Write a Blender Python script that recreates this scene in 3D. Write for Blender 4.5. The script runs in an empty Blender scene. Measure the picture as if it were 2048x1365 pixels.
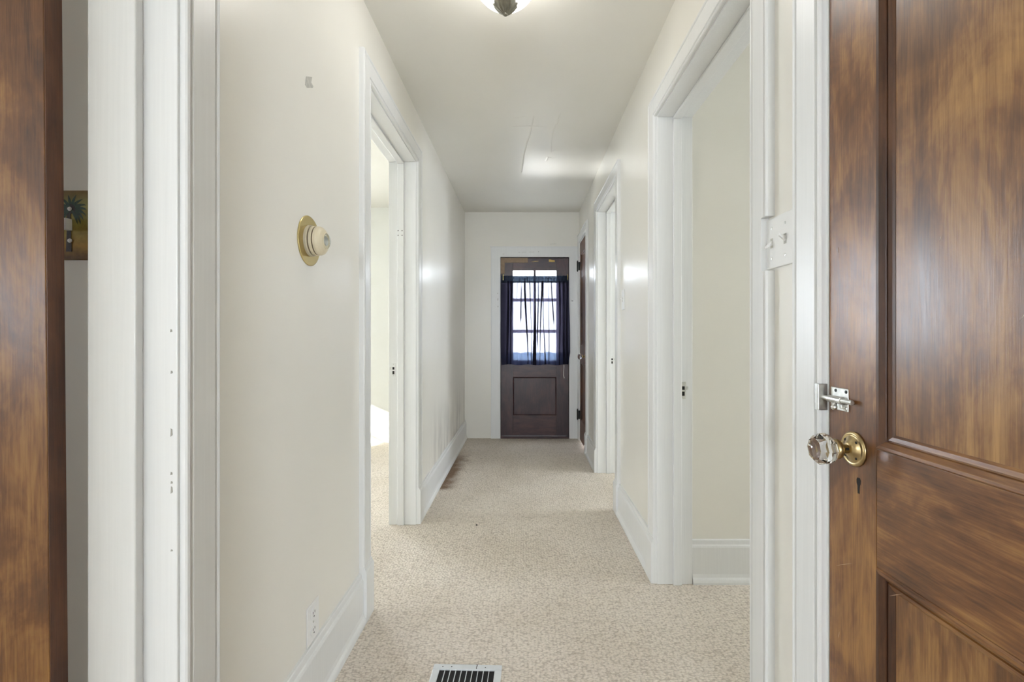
import bpy, bmesh, math, random
from mathutils import Vector, Matrix

random.seed(7)
S = bpy.context.scene
COL = S.collection
PI = math.pi

# ------------------------------------------------------------------ camera
FPX, W, H = 944.0, 2048.0, 1365.0
CAMZ = 1.157
VPX, VPY = 1047.0, 671.0
cd = bpy.data.cameras.new('camera'); cam = bpy.data.objects.new('camera', cd); COL.objects.link(cam)
cam.location = (0, 0, CAMZ); cam.rotation_euler = (PI/2, 0, 0)
cd.sensor_fit = 'HORIZONTAL'; cd.sensor_width = 36.0; cd.lens = FPX/W*36.0
cd.shift_x = -(VPX-W/2)/W; cd.shift_y = -(H/2-VPY)/W
cd.clip_start = 0.02; cd.clip_end = 200
S.camera = cam

# ------------------------------------------------------------------ world, sun, portals, exposure
SKY = 14.0
wd = bpy.data.worlds.new('sky'); S.world = wd; wd.use_nodes = True
bg = wd.node_tree.nodes['Background']
bg.inputs[0].default_value = (0.875, 0.915, 1.0, 1); bg.inputs[1].default_value = SKY
S.view_settings.view_transform = 'Standard'; S.view_settings.look = 'None'
S.view_settings.gamma = 1.0; S.view_settings.use_curve_mapping = False
S.view_settings.exposure = 1.31
try:
    S.cycles.use_denoising = True; S.cycles.adaptive_threshold = 0.02
    S.cycles.max_bounces = 10; S.cycles.diffuse_bounces = 6; S.cycles.glossy_bounces = 4
    S.cycles.transmission_bounces = 8; S.cycles.transparent_max_bounces = 14
    S.cycles.sample_clamp_indirect = 12.0
    S.cycles.caustics_reflective = False; S.cycles.caustics_refractive = False
except Exception:
    pass

def light(name, kind, loc, direction, energy, color=(1, 1, 1), size=None, size_y=None, portal=False, angle=None):
    ld = bpy.data.lights.new(name, kind); o = bpy.data.objects.new(name, ld); COL.objects.link(o)
    o.location = loc
    o.rotation_euler = Vector(direction).to_track_quat('-Z', 'Y').to_euler()
    ld.energy = energy; ld.color = color
    if kind == 'AREA':
        ld.shape = 'RECTANGLE'; ld.size = size; ld.size_y = size_y or size
        if portal: ld.cycles.is_portal = True
    if angle is not None: ld.angle = angle
    return o
SUN_DIR = Vector((1.0, 1.0, -0.45))
light('sun', 'SUN', (-9, -9, 6), SUN_DIR, 8.0, (1.0, 0.96, 0.88), angle=math.radians(0.6))
# unseen windows of the rooms around the hall, placed and sized for light: (axis, plane, a0, a1, z0, z1, inward)
WINDOWS = {
    'left_bedroom': ('x', -4.8, 1.55, 2.65, 1.15, 1.90, (1, 0, 0)),
    'left_front':   ('x', -4.8, -0.75, 0.10, 1.00, 1.88, (1, 0, 0)),
    'back_a':       ('y', -5.0, -3.4, -2.5, 1.00, 2.00, (0, 1, 0)),
    'back_b':       ('y', -5.0, -0.75, 0.75, 0.75, 2.15, (0, 1, 0)),
    'bedroom_far':  ('y', 5.10, -3.6, -2.4, 1.00, 2.10, (0, -1, 0)),
    'right_bath':   ('x', 3.4, 1.30, 2.02, 1.02, 1.72, (-1, 0, 0)),
    'right_bed':    ('x', 3.4, 2.95, 3.85, 0.95, 1.95, (-1, 0, 0)),
}
for k, (ax, pl, a0, a1, z0, z1, inw) in WINDOWS.items():
    m = (a0+a1)/2; n = Vector(inw)
    loc = Vector((pl, m, (z0+z1)/2)) if ax == 'x' else Vector((m, pl, (z0+z1)/2))
    light('window_portal_'+k, 'AREA', loc - n*0.13, inw, 1, size=a1-a0, size_y=z1-z0, portal=True)
light('window_portal_end', 'AREA', (0.127, 5.42, 1.38), (0, -1, 0), 1, size=0.52, size_y=1.04, portal=True)
# added lamp standing for sunlit pavement, throwing light up through the uncovered top panes
light('added_pavement_bounce', 'AREA', (-0.72, 9.15, 0.02), (0, 0, 1), 420, (1.0, 0.97, 0.92), size=0.85, size_y=1.1)

# ------------------------------------------------------------------ materials
def nt(name):
    m = bpy.data.materials.new(name); m.use_nodes = True
    t = m.node_tree; b = t.nodes['Principled BSDF']
    return m, t, b
def N(t, kind, **kw):
    n = t.nodes.new(kind)
    for k, v in kw.items(): setattr(n, k, v)
    return n
def ramp(t, stops):
    r = N(t, 'ShaderNodeValToRGB'); e = r.color_ramp.elements
    while len(e) < len(stops): e.new(0.5)
    for q, (p, c) in zip(e, stops): q.position = p; q.color = (*c, 1)
    return r
def coords(t, scale, kind='Object', rot=(0, 0, 0), loc=(0, 0, 0)):
    tc = N(t, 'ShaderNodeTexCoord'); mp = N(t, 'ShaderNodeMapping')
    mp.inputs['Scale'].default_value = scale; mp.inputs['Rotation'].default_value = rot; mp.inputs['Location'].default_value = loc
    t.links.new(tc.outputs[kind], mp.inputs['Vector']); return mp
def noise(t, vec, scale, detail=3, rough=0.5, dist=0.0):
    n = N(t, 'ShaderNodeTexNoise'); n.inputs['Scale'].default_value = scale; n.inputs['Detail'].default_value = detail
    n.inputs['Roughness'].default_value = rough; n.inputs['Distortion'].default_value = dist
    t.links.new(vec.outputs[0], n.inputs['Vector']); return n
def bump(t, b, h, strength, dist=0.002):
    n = N(t, 'ShaderNodeBump'); n.inputs['Strength'].default_value = strength; n.inputs['Distance'].default_value = dist
    t.links.new(h, n.inputs['Height']); t.links.new(n.outputs[0], b.inputs['Normal']); return n
def math_node(t, op, a, b=None, clamp=False):
    n = N(t, 'ShaderNodeMath', operation=op, use_clamp=clamp)
    for i, v in enumerate((a, b)):
        if v is None: continue
        if isinstance(v, (int, float)): n.inputs[i].default_value = v
        else: t.links.new(v, n.inputs[i])
    return n.outputs[0]
def smooth(t, v, a, b):
    n = N(t, 'ShaderNodeMapRange', interpolation_type='SMOOTHSTEP')
    n.inputs['From Min'].default_value = a; n.inputs['From Max'].default_value = b
    t.links.new(v, n.inputs['Value']); return n.outputs[0]
def mixc(t, fac, a, b, blend='MIX'):
    n = N(t, 'ShaderNodeMix', data_type='RGBA', blend_type=blend)
    if isinstance(fac, (int, float)): n.inputs[0].default_value = fac
    else: t.links.new(fac, n.inputs[0])
    for i, v in ((6, a), (7, b)):
        if isinstance(v, tuple): n.inputs[i].default_value = (*v, 1)
        else: t.links.new(v, n.inputs[i])
    return n.outputs[2]

def plain(name, col, rough=0.5, metal=0.0, spec=0.5, vary=0.06, scale=30, bstr=0.0, bscale=200, coat=0.0):
    m, t, b = nt(name)
    mp = coords(t, (1, 1, 1)); n = noise(t, mp, scale, 4)
    dark = tuple(c*(1-vary) for c in col); lite = tuple(min(1, c*(1+vary)) for c in col)
    r = ramp(t, [(0.3, dark), (0.7, lite)])
    t.links.new(n.outputs[0], r.inputs[0]); t.links.new(r.outputs[0], b.inputs['Base Color'])
    b.inputs['Roughness'].default_value = rough; b.inputs['Metallic'].default_value = metal
    b.inputs['Specular IOR Level'].default_value = spec; b.inputs['Coat Weight'].default_value = coat
    if bstr:
        n2 = noise(t, mp, bscale, 3); bump(t, b, n2.outputs[0], bstr)
    return m

WALLC = (0.785, 0.764, 0.704)
def paint_wall(name, col, rough=0.30, grey_low=False):
    m, t, b = nt(name)
    mp = coords(t, (1, 1, 1)); n = noise(t, mp, 1.6, 3)
    r = ramp(t, [(0.3, tuple(c*0.975 for c in col)), (0.7, tuple(min(1, c*1.02) for c in col))])
    t.links.new(n.outputs[0], r.inputs[0]); out = r.outputs[0]
    if grey_low:   # patchy grey tone low on the far stretch of the left wall
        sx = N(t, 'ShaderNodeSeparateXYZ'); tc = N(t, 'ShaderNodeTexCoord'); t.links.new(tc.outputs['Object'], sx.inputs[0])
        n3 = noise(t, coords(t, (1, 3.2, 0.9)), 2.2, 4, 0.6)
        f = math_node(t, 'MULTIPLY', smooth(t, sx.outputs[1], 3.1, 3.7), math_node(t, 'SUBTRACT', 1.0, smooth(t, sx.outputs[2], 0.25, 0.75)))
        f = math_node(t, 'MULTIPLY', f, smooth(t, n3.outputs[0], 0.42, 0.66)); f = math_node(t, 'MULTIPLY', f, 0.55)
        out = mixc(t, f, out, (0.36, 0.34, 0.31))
    t.links.new(out, b.inputs['Base Color'])
    n4 = noise(t, mp, 3.0, 2)
    rr = N(t, 'ShaderNodeMapRange'); rr.inputs['To Min'].default_value = rough-0.04; rr.inputs['To Max'].default_value = rough+0.06
    t.links.new(n4.outputs[0], rr.inputs['Value']); t.links.new(rr.outputs[0], b.inputs['Roughness'])
    n2 = noise(t, mp, 260, 3); bump(t, b, n2.outputs[0], 0.10, 0.001)
    return m
M_WALL = paint_wall('cream_wall_paint', WALLC)
M_WALL_L = paint_wall('cream_wall_paint_grey_low', WALLC, grey_low=True)
M_CEIL = paint_wall('cream_ceiling_paint', (0.785, 0.768, 0.712), 0.42)
M_ROOM = paint_wall('bedroom_wall_paint', (0.80, 0.785, 0.71), 0.5)

def paint_trim():
    m, t, b = nt('white_gloss_trim_paint')
    mp = coords(t, (60, 60, 1.5)); n = noise(t, mp, 3, 3)
    r = ramp(t, [(0.3, (0.735, 0.741, 0.735)), (0.7, (0.765, 0.771, 0.765))])
    t.links.new(n.outputs[0], r.inputs[0]); t.links.new(r.outputs[0], b.inputs['Base Color'])
    b.inputs['Roughness'].default_value = 0.33
    bump(t, b, n.outputs[0], 0.03, 0.001)
    return m
M_TRIM = paint_trim()

def wood(name, c_dark, c_mid, c_lite, horiz=None, rough=0.27, seed=0.0, blot=1.0, coat=0.12):
    """stained hardwood: fine pores along the grain, wavy figure and cloudy stain"""
    m, t, b = nt(name)
    ax = 2 if horiz is None else horiz
    def gc(across, along, off):
        sc = [across]*3; sc[ax] = along
        return coords(t, tuple(sc), loc=(seed+off, seed*1.7+off, seed*0.6-off))
    fine = noise(t, gc(150, 5.0, 0), 2.0, 6, 0.65, 0.2)
    fig = noise(t, gc(16, 2.6, 3.1), 1.3, 5, 0.6, 1.6)
    big = noise(t, gc(4.2, 2.4, 7.7), 1.5, 5, 0.62, 0.7)
    f = math_node(t, 'ADD', math_node(t, 'MULTIPLY', smooth(t, fine.outputs[0], 0.25, 0.75), 0.26),
                  math_node(t, 'ADD', math_node(t, 'MULTIPLY', smooth(t, fig.outputs[0], 0.30, 0.70), 0.30),
                            math_node(t, 'MULTIPLY', smooth(t, big.outputs[0], 0.30, 0.68), 0.44*blot)))
    r = ramp(t, [(0.12, c_dark), (0.48, c_mid), (0.88, c_lite)])
    t.links.new(f, r.inputs[0])
    t.links.new(r.outputs[0], b.inputs['Base Color'])
    rg = N(t, 'ShaderNodeMapRange'); rg.inputs['To Min'].default_value = rough-0.05; rg.inputs['To Max'].default_value = rough+0.16
    t.links.new(fig.outputs[0], rg.inputs['Value']); t.links.new(rg.outputs[0], b.inputs['Roughness'])
    b.inputs['Coat Weight'].default_value = coat; b.inputs['Coat Roughness'].default_value = 0.22
    bump(t, b, fine.outputs[0], 0.20, 0.0010)
    return m
WD, WM, WL = (0.060, 0.023, 0.0095), (0.175, 0.071, 0.0230), (0.370, 0.185, 0.0560)
M_WOOD_V = wood('stained_birch_upright_grain', WD, WM, WL)
M_WOOD_P = wood('stained_birch_panel_grain', (0.075, 0.030, 0.012), (0.205, 0.092, 0.0300), (0.400, 0.215, 0.0680), seed=5.3)
M_WOOD_H = wood('stained_birch_level_grain', WD, WM, WL, horiz=1, seed=2.1)
M_WOOD_HX = wood('stained_birch_cross_grain', WD, WM, WL, horiz=0, seed=2.1)
M_WOOD_MD = wood('dark_stained_moulding', (0.030, 0.012, 0.007), (0.065, 0.026, 0.012), (0.12, 0.050, 0.020), seed=3.3)
M_WOOD_ED = wood('dark_walnut_door_edge', (0.045, 0.016, 0.009), (0.115, 0.042, 0.019), (0.190, 0.075, 0.032), seed=8.1, rough=0.42, coat=0.1)
M_END_V = wood('dark_mahogany_upright', (0.020, 0.0090, 0.0120), (0.044, 0.0190, 0.0220), (0.078, 0.033, 0.034), seed=6.0, rough=0.36, coat=0.15)
M_END_H = wood('dark_mahogany_cross', (0.020, 0.0090, 0.0120), (0.050, 0.0215, 0.0230), (0.084, 0.036, 0.034), horiz=0, seed=6.5, rough=0.36, coat=0.15)
M_TAN = plain('tan_weatherstrip_tape', (0.33, 0.235, 0.15), 0.6, vary=0.15)
M_YEL = plain('yellowed_bare_wood', (0.55, 0.36, 0.10), 0.6, vary=0.2)
M_BRASS = plain('aged_brass', (0.46, 0.35, 0.18), 0.30, 1.0, vary=0.22, scale=60)
M_GOLD = plain('satin_gold_plate', (0.62, 0.50, 0.24), 0.26, 1.0, vary=0.05)
M_STEEL = plain('worn_nickel', (0.60, 0.60, 0.57), 0.34, 1.0, vary=0.15, scale=80)
M_BLACK = plain('black_iron', (0.014, 0.017, 0.013), 0.45, 0.4, vary=0.2)
M_HOLE = plain('dark_recess', (0.010, 0.009, 0.008), 0.9, vary=0.2)
M_PEWTER = plain('antique_pewter', (0.24, 0.225, 0.18), 0.36, 0.85, vary=0.18, scale=70)
M_PLATE = plain('white_plastic_plate', (0.80, 0.80, 0.79), 0.28, vary=0.01)
M_IVORY = plain('ivory_plastic', (0.66, 0.585, 0.42), 0.34, vary=0.03)
M_REG = plain('grey_enamel_register', (0.66, 0.68, 0.69), 0.35, vary=0.04)
M_CHIP = plain('grey_patch_on_wall', (0.48, 0.47, 0.43), 0.6, vary=0.15, scale=60)
M_CORD = plain('white_cord', (0.78, 0.76, 0.72), 0.6)
M_PAVE = plain('pale_pavement', (0.62, 0.62, 0.60), 0.9, vary=0.1, scale=4)

def glass(name, rough=0.0, col=(1, 1, 1), ior=1.5):
    m, t, b = nt(name)
    b.inputs['Base Color'].default_value = (*col, 1); b.inputs['Roughness'].default_value = rough
    b.inputs['Transmission Weight'].default_value = 1.0; b.inputs['IOR'].default_value = ior
    n = noise(t, coords(t, (1, 1, 1)), 40, 1); bump(t, b, n.outputs[0], 0.01)
    return m
M_CRYSTAL = glass('cut_crystal', 0.02, (0.98, 0.97, 0.95))
def window_glass():
    m = bpy.data.materials.new('window_glass'); m.use_nodes = True; t = m.node_tree
    for n in list(t.nodes): t.nodes.remove(n)
    o = N(t, 'ShaderNodeOutputMaterial'); mx = N(t, 'ShaderNodeMixShader'); lw = N(t, 'ShaderNodeLayerWeight'); fr = math_node(t, 'ADD', math_node(t, 'MULTIPLY', math_node(t, 'POWER', lw.outputs['Facing'], 5.0), 0.9), 0.04)
    tr = N(t, 'ShaderNodeBsdfTransparent'); tr.inputs[0].default_value = (0.95, 0.97, 0.98, 1)
    gl = N(t, 'ShaderNodeBsdfGlossy'); gl.inputs['Roughness'].default_value = 0.02
    n = noise(t, coords(t, (1, 1, 1)), 5, 1); bp = N(t, 'ShaderNodeBump'); bp.inputs['Strength'].default_value = 0.02
    t.links.new(n.outputs[0], bp.inputs['Height']); t.links.new(bp.outputs[0], gl.inputs['Normal'])
    t.links.new(fr, mx.inputs[0]); t.links.new(tr.outputs[0], mx.inputs[1]); t.links.new(gl.outputs[0], mx.inputs[2])
    t.links.new(mx.outputs[0], o.inputs[0]); return m
M_PANE = window_glass()
def sheer(name, trans, tcol, dcol):
    m = bpy.data.materials.new(name); m.use_nodes = True; t = m.node_tree
    for n in list(t.nodes): t.nodes.remove(n)
    o = N(t, 'ShaderNodeOutputMaterial'); mx = N(t, 'ShaderNodeMixShader'); mx2 = N(t, 'ShaderNodeMixShader')
    tr = N(t, 'ShaderNodeBsdfTransparent'); tr.inputs[0].default_value = (*tcol, 1)
    df = N(t, 'ShaderNodeBsdfDiffuse'); tl = N(t, 'ShaderNodeBsdfTranslucent'); tl.inputs[0].default_value = (*[c*1.6 for c in dcol], 1)
    n = noise(t, coords(t, (300, 300, 300)), 2, 2)
    r = ramp(t, [(0.3, tuple(c*0.8 for c in dcol)), (0.7, tuple(c*1.2 for c in dcol))]); t.links.new(n.outputs[0], r.inputs[0]); t.links.new(r.outputs[0], df.inputs[0])
    mx2.inputs[0].default_value = 0.35; t.links.new(df.outputs[0], mx2.inputs[1]); t.links.new(tl.outputs[0], mx2.inputs[2])
    mx.inputs[0].default_value = 1-trans
    t.links.new(tr.outputs[0], mx.inputs[1]); t.links.new(mx2.outputs[0], mx.inputs[2]); t.links.new(mx.outputs[0], o.inputs[0])
    return m
M_SHEER = sheer('navy_sheer_fabric', 0.040, (0.92, 0.94, 1.0), (0.026, 0.024, 0.038))
M_HEM = sheer('navy_hem_turned_up', 0.42, (0.55, 0.74, 1.0), (0.030, 0.038, 0.062))
M_SHEER_HEM = sheer('navy_hem_fabric', 0.06, (0.75, 0.88, 1.0), (0.034, 0.042, 0.062))
def lamp_glass():
    m, t, b = nt('lit_opal_glass')
    b.inputs['Base Color'].default_value = (0.95, 0.94, 0.90, 1); b.inputs['Roughness'].default_value = 0.2
    lw = noise(t, coords(t, (1, 1, 1)), 8, 2); r = ramp(t, [(0.3, (1.0, 0.968, 0.925)), (0.7, (1.0, 0.975, 0.94))])
    t.links.new(lw.outputs[0], r.inputs[0]); t.links.new(r.outputs[0], b.inputs['Emission Color'])
    b.inputs['Emission Strength'].default_value = LAMP
    return m
LAMP = 6.3
M_LAMP = lamp_glass()

def carpet():
    m, t, b = nt('beige_berber_carpet')
    mp = coords(t, (74, 128, 74))
    warp = noise(t, coords(t, (1, 1, 1)), 45, 2)
    va = N(t, 'ShaderNodeVectorMath', operation='ADD'); vs = N(t, 'ShaderNodeVectorMath', operation='SCALE'); vs.inputs['Scale'].default_value = 1.3
    t.links.new(warp.outputs['Color'], vs.inputs[0]); t.links.new(mp.outputs[0], va.inputs[0]); t.links.new(vs.outputs[0], va.inputs[1])
    vo = N(t, 'ShaderNodeTexVoronoi'); vo.inputs['Scale'].default_value = 1.0; vo.inputs['Randomness'].default_value = 0.62
    t.links.new(va.outputs[0], vo.inputs['Vector'])
    fl = noise(t, coords(t, (0.8, 1.3, 1)), 130, 4, 0.7)
    r1 = ramp(t, [(0.28, (0.58, 0.51, 0.43)), (0.5, (0.77, 0.70, 0.61)), (0.72, (0.87, 0.81, 0.73))])
    t.links.new(fl.outputs[0], r1.inputs[0])
    dk = smooth(t, vo.outputs['Distance'], 0.38, 0.85)
    col = mixc(t, math_node(t, 'MULTIPLY', dk, 0.50), r1.outputs[0], (0.27, 0.22, 0.165))
    bl = noise(t, coords(t, (1, 1, 1)), 2.2, 4); rb = ramp(t, [(0.3, (0.90, 0.885, 0.86)), (0.65, (1, 1, 1))]); t.links.new(bl.outputs[0], rb.inputs[0])
    col = mixc(t, 1.0, col, rb.outputs[0], 'MULTIPLY')
    # rusty water stain along the foot of the left wall
    tc = N(t, 'ShaderNodeTexCoord'); sx = N(t, 'ShaderNodeSeparateXYZ'); t.links.new(tc.outputs['Object'], sx.inputs[0])
    x, y = sx.outputs[0], sx.outputs[1]
    edge = math_node(t, 'ADD', x, math_node(t, 'MULTIPLY', noise(t, coords(t, (1, 1, 1)), 9, 4).outputs[0], -0.16))
    f = math_node(t, 'SUBTRACT', 1.0, smooth(t, edge, -0.70, -0.56))
    f = math_node(t, 'MULTIPLY', f, smooth(t, y, 3.50, 3.58)); f = math_node(t, 'MULTIPLY', f, math_node(t, 'SUBTRACT', 1.0, smooth(t, y, 4.2, 4.9)))
    inside = smooth(t, x, -0.67, -0.66)
    f = math_node(t, 'MULTIPLY', f, inside)
    col = mixc(t, math_node(t, 'MULTIPLY', f, 0.85), col, (0.13, 0.060, 0.018))
    t.links.new(col, b.inputs['Base Color'])
    b.inputs['Roughness'].default_value = 0.95; b.inputs['Specular IOR Level'].default_value = 0.15
    hgt = math_node(t, 'SUBTRACT', 1.0, vo.outputs['Distance'])
    bump(t, b, hgt, 0.9, 0.006)
    return m
M_CARPET = carpet()

def palm_plate():
    """yellow-green painted sky, dark trunk and green fronds: flat print on the switch plate (local x right, z up)"""
    m, t, b = nt('printed_palm_plate')
    tc = N(t, 'ShaderNodeTexCoord'); sx = N(t, 'ShaderNodeSeparateXYZ'); t.links.new(tc.outputs['Object'], sx.inputs[0])
    x, z = sx.outputs[0], sx.outputs[2]
    r = ramp(t, [(0.0, (0.17, 0.085, 0.012)), (0.18, (0.42, 0.24, 0.03)), (0.5, (0.40, 0.36, 0.09)), (0.85, (0.36, 0.35, 0.13)), (1.0, (0.24, 0.16, 0.05))])
    mr = N(t, 'ShaderNodeMapRange'); mr.inputs['From Min'].default_value = -0.068; mr.inputs['From Max'].default_value = 0.068
    t.links.new(z, mr.inputs['Value']); t.links.new(mr.outputs[0], r.inputs[0])
    n = noise(t, coords(t, (1, 1, 1)), 70, 5); rr = ramp(t, [(0.3, (0.7, 0.66, 0.55)), (0.6, (1, 1, 1))]); t.links.new(n.outputs[0], rr.inputs[0])
    col = mixc(t, 1.0, r.outputs[0], rr.outputs[0], 'MULTIPLY')
    t.links.new(col, b.inputs['Base Color']); b.inputs['Roughness'].default_value = 0.35
    return m
M_PALM = palm_plate()
M_FROND = plain('palm_green_print', (0.022, 0.055, 0.028), 0.4, vary=0.5, scale=200)
M_TRUNK = plain('palm_trunk_print', (0.022, 0.012, 0.007), 0.4, vary=0.4, scale=200)

# ------------------------------------------------------------------ object helpers
ORIGIN = {}
def empty(name, loc, label=None, cat=None, group=None, kind=None):
    o = bpy.data.objects.new(name, None); COL.objects.link(o); o.location = loc
    o.empty_display_size = 0.05
    ORIGIN[o] = Vector(loc); tag(o, label, cat, group, kind); return o
def tag(o, label=None, cat=None, group=None, kind=None):
    if label: o['label'] = label
    if cat: o['category'] = cat
    if group: o['group'] = group
    if kind: o['kind'] = kind
    return o
def mk(name, bm, mat, parent=None, smooth=False, bevel=0.0, origin=None, segs=2, recalc=True):
    """bm in world coordinates -> one mesh object (local to its thing's origin)"""
    if recalc: bmesh.ops.recalc_face_normals(bm, faces=bm.faces)
    if parent is not None: org = ORIGIN[parent]
    else: org = Vector(origin) if origin is not None else Vector((0, 0, 0))
    bmesh.ops.translate(bm, verts=bm.verts, vec=-org)
    me = bpy.data.meshes.new(name); bm.to_mesh(me); bm.free()
    o = bpy.data.objects.new(name, me); COL.objects.link(o)
    if parent is not None: o.parent = parent
    else: o.location = org
    ORIGIN[o] = org
    if mat: me.materials.append(mat)
    if smooth:
        for p in me.polygons: p.use_smooth = True
    if bevel:
        md = o.modifiers.new('bevel', 'BEVEL'); md.width = bevel; md.segments = segs; md.limit_method = 'ANGLE'; md.angle_limit = math.radians(40)
        md.harden_normals = False
    return o
def B(): return bmesh.new()
def box(bm, x0, x1, y0, y1, z0, z1):
    x0, x1 = sorted((x0, x1)); y0, y1 = sorted((y0, y1)); z0, z1 = sorted((z0, z1))
    v = [bm.verts.new(p) for p in ((x0,y0,z0),(x1,y0,z0),(x1,y1,z0),(x0,y1,z0),(x0,y0,z1),(x1,y0,z1),(x1,y1,z1),(x0,y1,z1))]
    for f in ((0,3,2,1),(4,5,6,7),(0,1,5,4),(1,2,6,5),(2,3,7,6),(3,0,4,7)): bm.faces.new([v[i] for i in f])
    return bm
def bx(*a): return box(B(), *a)
def sweep(bm, A, Bp):
    a = [bm.verts.new(p) for p in A]; b = [bm.verts.new(p) for p in Bp]; n = len(a)
    for i in range(n): bm.faces.new((a[i], a[(i+1) % n], b[(i+1) % n], b[i]))
    bm.faces.new(a); bm.faces.new(list(reversed(b))); return bm
def lathe(prof, loc, axis, segs=32, flute=None):
    """prof: list of (radius, distance along axis)"""
    bm = B(); ax = Vector(axis).normalized()
    u = ax.orthogonal().normalized(); w = ax.cross(u); c = Vector(loc); rings = []
    for r, d in prof:
        if r < 1e-6: rings.append([bm.verts.new(c+ax*d)]); continue
        ring = []
        for k in range(segs):
            th = 2*PI*k/segs; rr, dd = (r, d) if flute is None else flute(r, d, th)
            ring.append(bm.verts.new(c+ax*dd+(u*math.cos(th)+w*math.sin(th))*rr))
        rings.append(ring)
    for a, b in zip(rings, rings[1:]):
        if len(a) == 1 and len(b) == 1: continue
        for k in range(segs):
            k2 = (k+1) % segs
            if len(a) == 1: bm.faces.new((a[0], b[k2], b[k]))
            elif len(b) == 1: bm.faces.new((a[k], a[k2], b[0]))
            else: bm.faces.new((a[k], a[k2], b[k2], b[k]))
    for rg in (rings[0], rings[-1]):
        if len(rg) > 1:
            try: bm.faces.new(rg)
            except ValueError: pass
    return bm
def tube(pts, r, segs=8, closed=False):
    bm = B(); P = [Vector(p) for p in pts]; rings = []
    for i, p in enumerate(P):
        d = (P[min(i+1, len(P)-1)]-P[max(i-1, 0)]).normalized(); u = d.orthogonal().normalized() if i == 0 else (u-d*u.dot(d)).normalized(); w = d.cross(u)
        rr = r[i] if isinstance(r, (list, tuple)) else r
        rings.append([bm.verts.new(p+(u*math.cos(2*PI*k/segs)+w*math.sin(2*PI*k/segs))*rr) for k in range(segs)])
    for a, b in zip(rings, rings[1:]):
        for k in range(segs): bm.faces.new((a[k], a[(k+1) % segs], b[(k+1) % segs], b[k]))
    bm.faces.new(rings[0]); bm.faces.new(list(reversed(rings[-1]))); return bm
def mapL(x0): return lambda u, v, h: (x0+h, u, v)
def mapR(x0): return lambda u, v, h: (x0-h, u, v)
def mapE(y0): return lambda u, v, h: (u, y0-h, v)

# ------------------------------------------------------------------ plan of the house
XL, XR, YE, ZC = -0.660, 0.624, 5.300, 2.540
XLB, XRB = -0.812, 0.774                 # room faces of the two hall walls
XO_L, XO_R, Y_BACK = -4.8, 3.4, -5.0
HEAD = 2.195
OPEN = {   # clear openings along the hall: (wall, y0, y1)
    'L1': ('L', 0.100, 0.895), 'L2': ('L', 1.995, 2.880),
    'R0': ('R', 0.150, 0.960), 'R1': ('R', 1.273, 2.190), 'R2': ('R', 3.135, 3.955), 'R3': ('R', 4.635, 5.190),
}
HEADS = {'L1': 2.215, 'L2': 2.215, 'R0': 2.175, 'R1': 2.170, 'R2': 2.190, 'R3': 2.170}
JT = 0.020                               # jamb board thickness

def hall_wall(name, x0, x1, keys, mat, label):
    bm = B(); y = -1.5
    for k in keys:
        _, a, b = OPEN[k]
        box(bm, x0, x1, y, a-JT, 0, ZC); box(bm, x0, x1, a-JT, b+JT, HEADS[k]+JT, ZC); y = b+JT
    box(bm, x0, x1, y, YE, 0, ZC)
    bmesh.ops.remove_doubles(bm, verts=bm.verts, dist=1e-5)
    return tag(mk(name, bm, mat), label, 'wall', kind='structure')
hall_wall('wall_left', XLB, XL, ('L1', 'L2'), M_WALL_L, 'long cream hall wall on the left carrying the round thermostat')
hall_wall('wall_right', XR, XRB, ('R0', 'R1', 'R2', 'R3'), M_WALL, 'long cream hall wall on the right broken by three doorways')
# end wall with the back door's opening
EX0, EX1, EHEAD = -0.258, 0.511, 2.033
bm = B()
box(bm, XLB, EX0-JT, YE, YE+0.15, 0, ZC); box(bm, EX1+JT, XRB, YE, YE+0.15, 0, ZC); box(bm, EX0-JT, EX1+JT, YE, YE+0.15, EHEAD+JT, ZC)
tag(mk('wall_end', bm, M_WALL), 'short cream wall at the far end around the back door', 'wall', kind='structure')
tag(mk('floor', bx(XO_L-0.15, XO_R+0.15, Y_BACK-0.15, YE+0.15, -0.12, 0.0), M_CARPET), 'beige looped carpet running down the hall and into the rooms', 'carpet', kind='structure')
ceiling = tag(mk('ceiling', bx(XO_L-0.15, XO_R+0.15, Y_BACK-0.15, YE+0.15, ZC, ZC+0.1), M_CEIL), 'flat cream painted hall ceiling', 'ceiling', kind='structure')

def window_wall(name, ax, pl, out, a0, a1, wins, label, mat=M_ROOM):
    """outer wall from a0 to a1, 0.15 thick towards out, with window holes"""
    bm = B(); p0, p1 = pl, pl+out*0.15
    def bb(u0, u1, z0, z1):
        if ax == 'x': box(bm, p0, p1, u0, u1, z0, z1)
        else: box(bm, u0, u1, p0, p1, z0, z1)
    u = a0
    for k in wins:
        _, _, w0, w1, z0, z1, _ = WINDOWS[k]
        bb(u, w0, 0, ZC); bb(w0, w1, 0, z0); bb(w0, w1, z1, ZC); u = w1
    bb(u, a1, 0, ZC)
    bmesh.ops.remove_doubles(bm, verts=bm.verts, dist=1e-5)
    return tag(mk(name, bm, mat), label, 'wall', kind='structure')
window_wall('wall_outer_left', 'x', XO_L, -1, Y_BACK, YE, ('left_front', 'left_bedroom'), 'outer wall of the rooms left of the hall')
window_wall('wall_outer_right', 'x', XO_R, 1, Y_BACK, YE, ('right_bath', 'right_bed'), 'outer wall of the rooms right of the hall')
window_wall('wall_back', 'y', Y_BACK, -1, XO_L-0.15, XO_R+0.15, ('back_a', 'back_b'), 'wall of the front room behind the photographer')
def room_wall(name, x0, x1, y0, y1, label, mat=M_ROOM):
    return tag(mk(name, bx(x0, x1, y0, y1, 0, ZC), mat), label, 'wall', kind='structure')
room_wall('wall_left_room_far', XO_L, XLB, 1.000, 1.12, 'shaded wall behind the open wooden door, carrying the palm tree switch plate')
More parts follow.
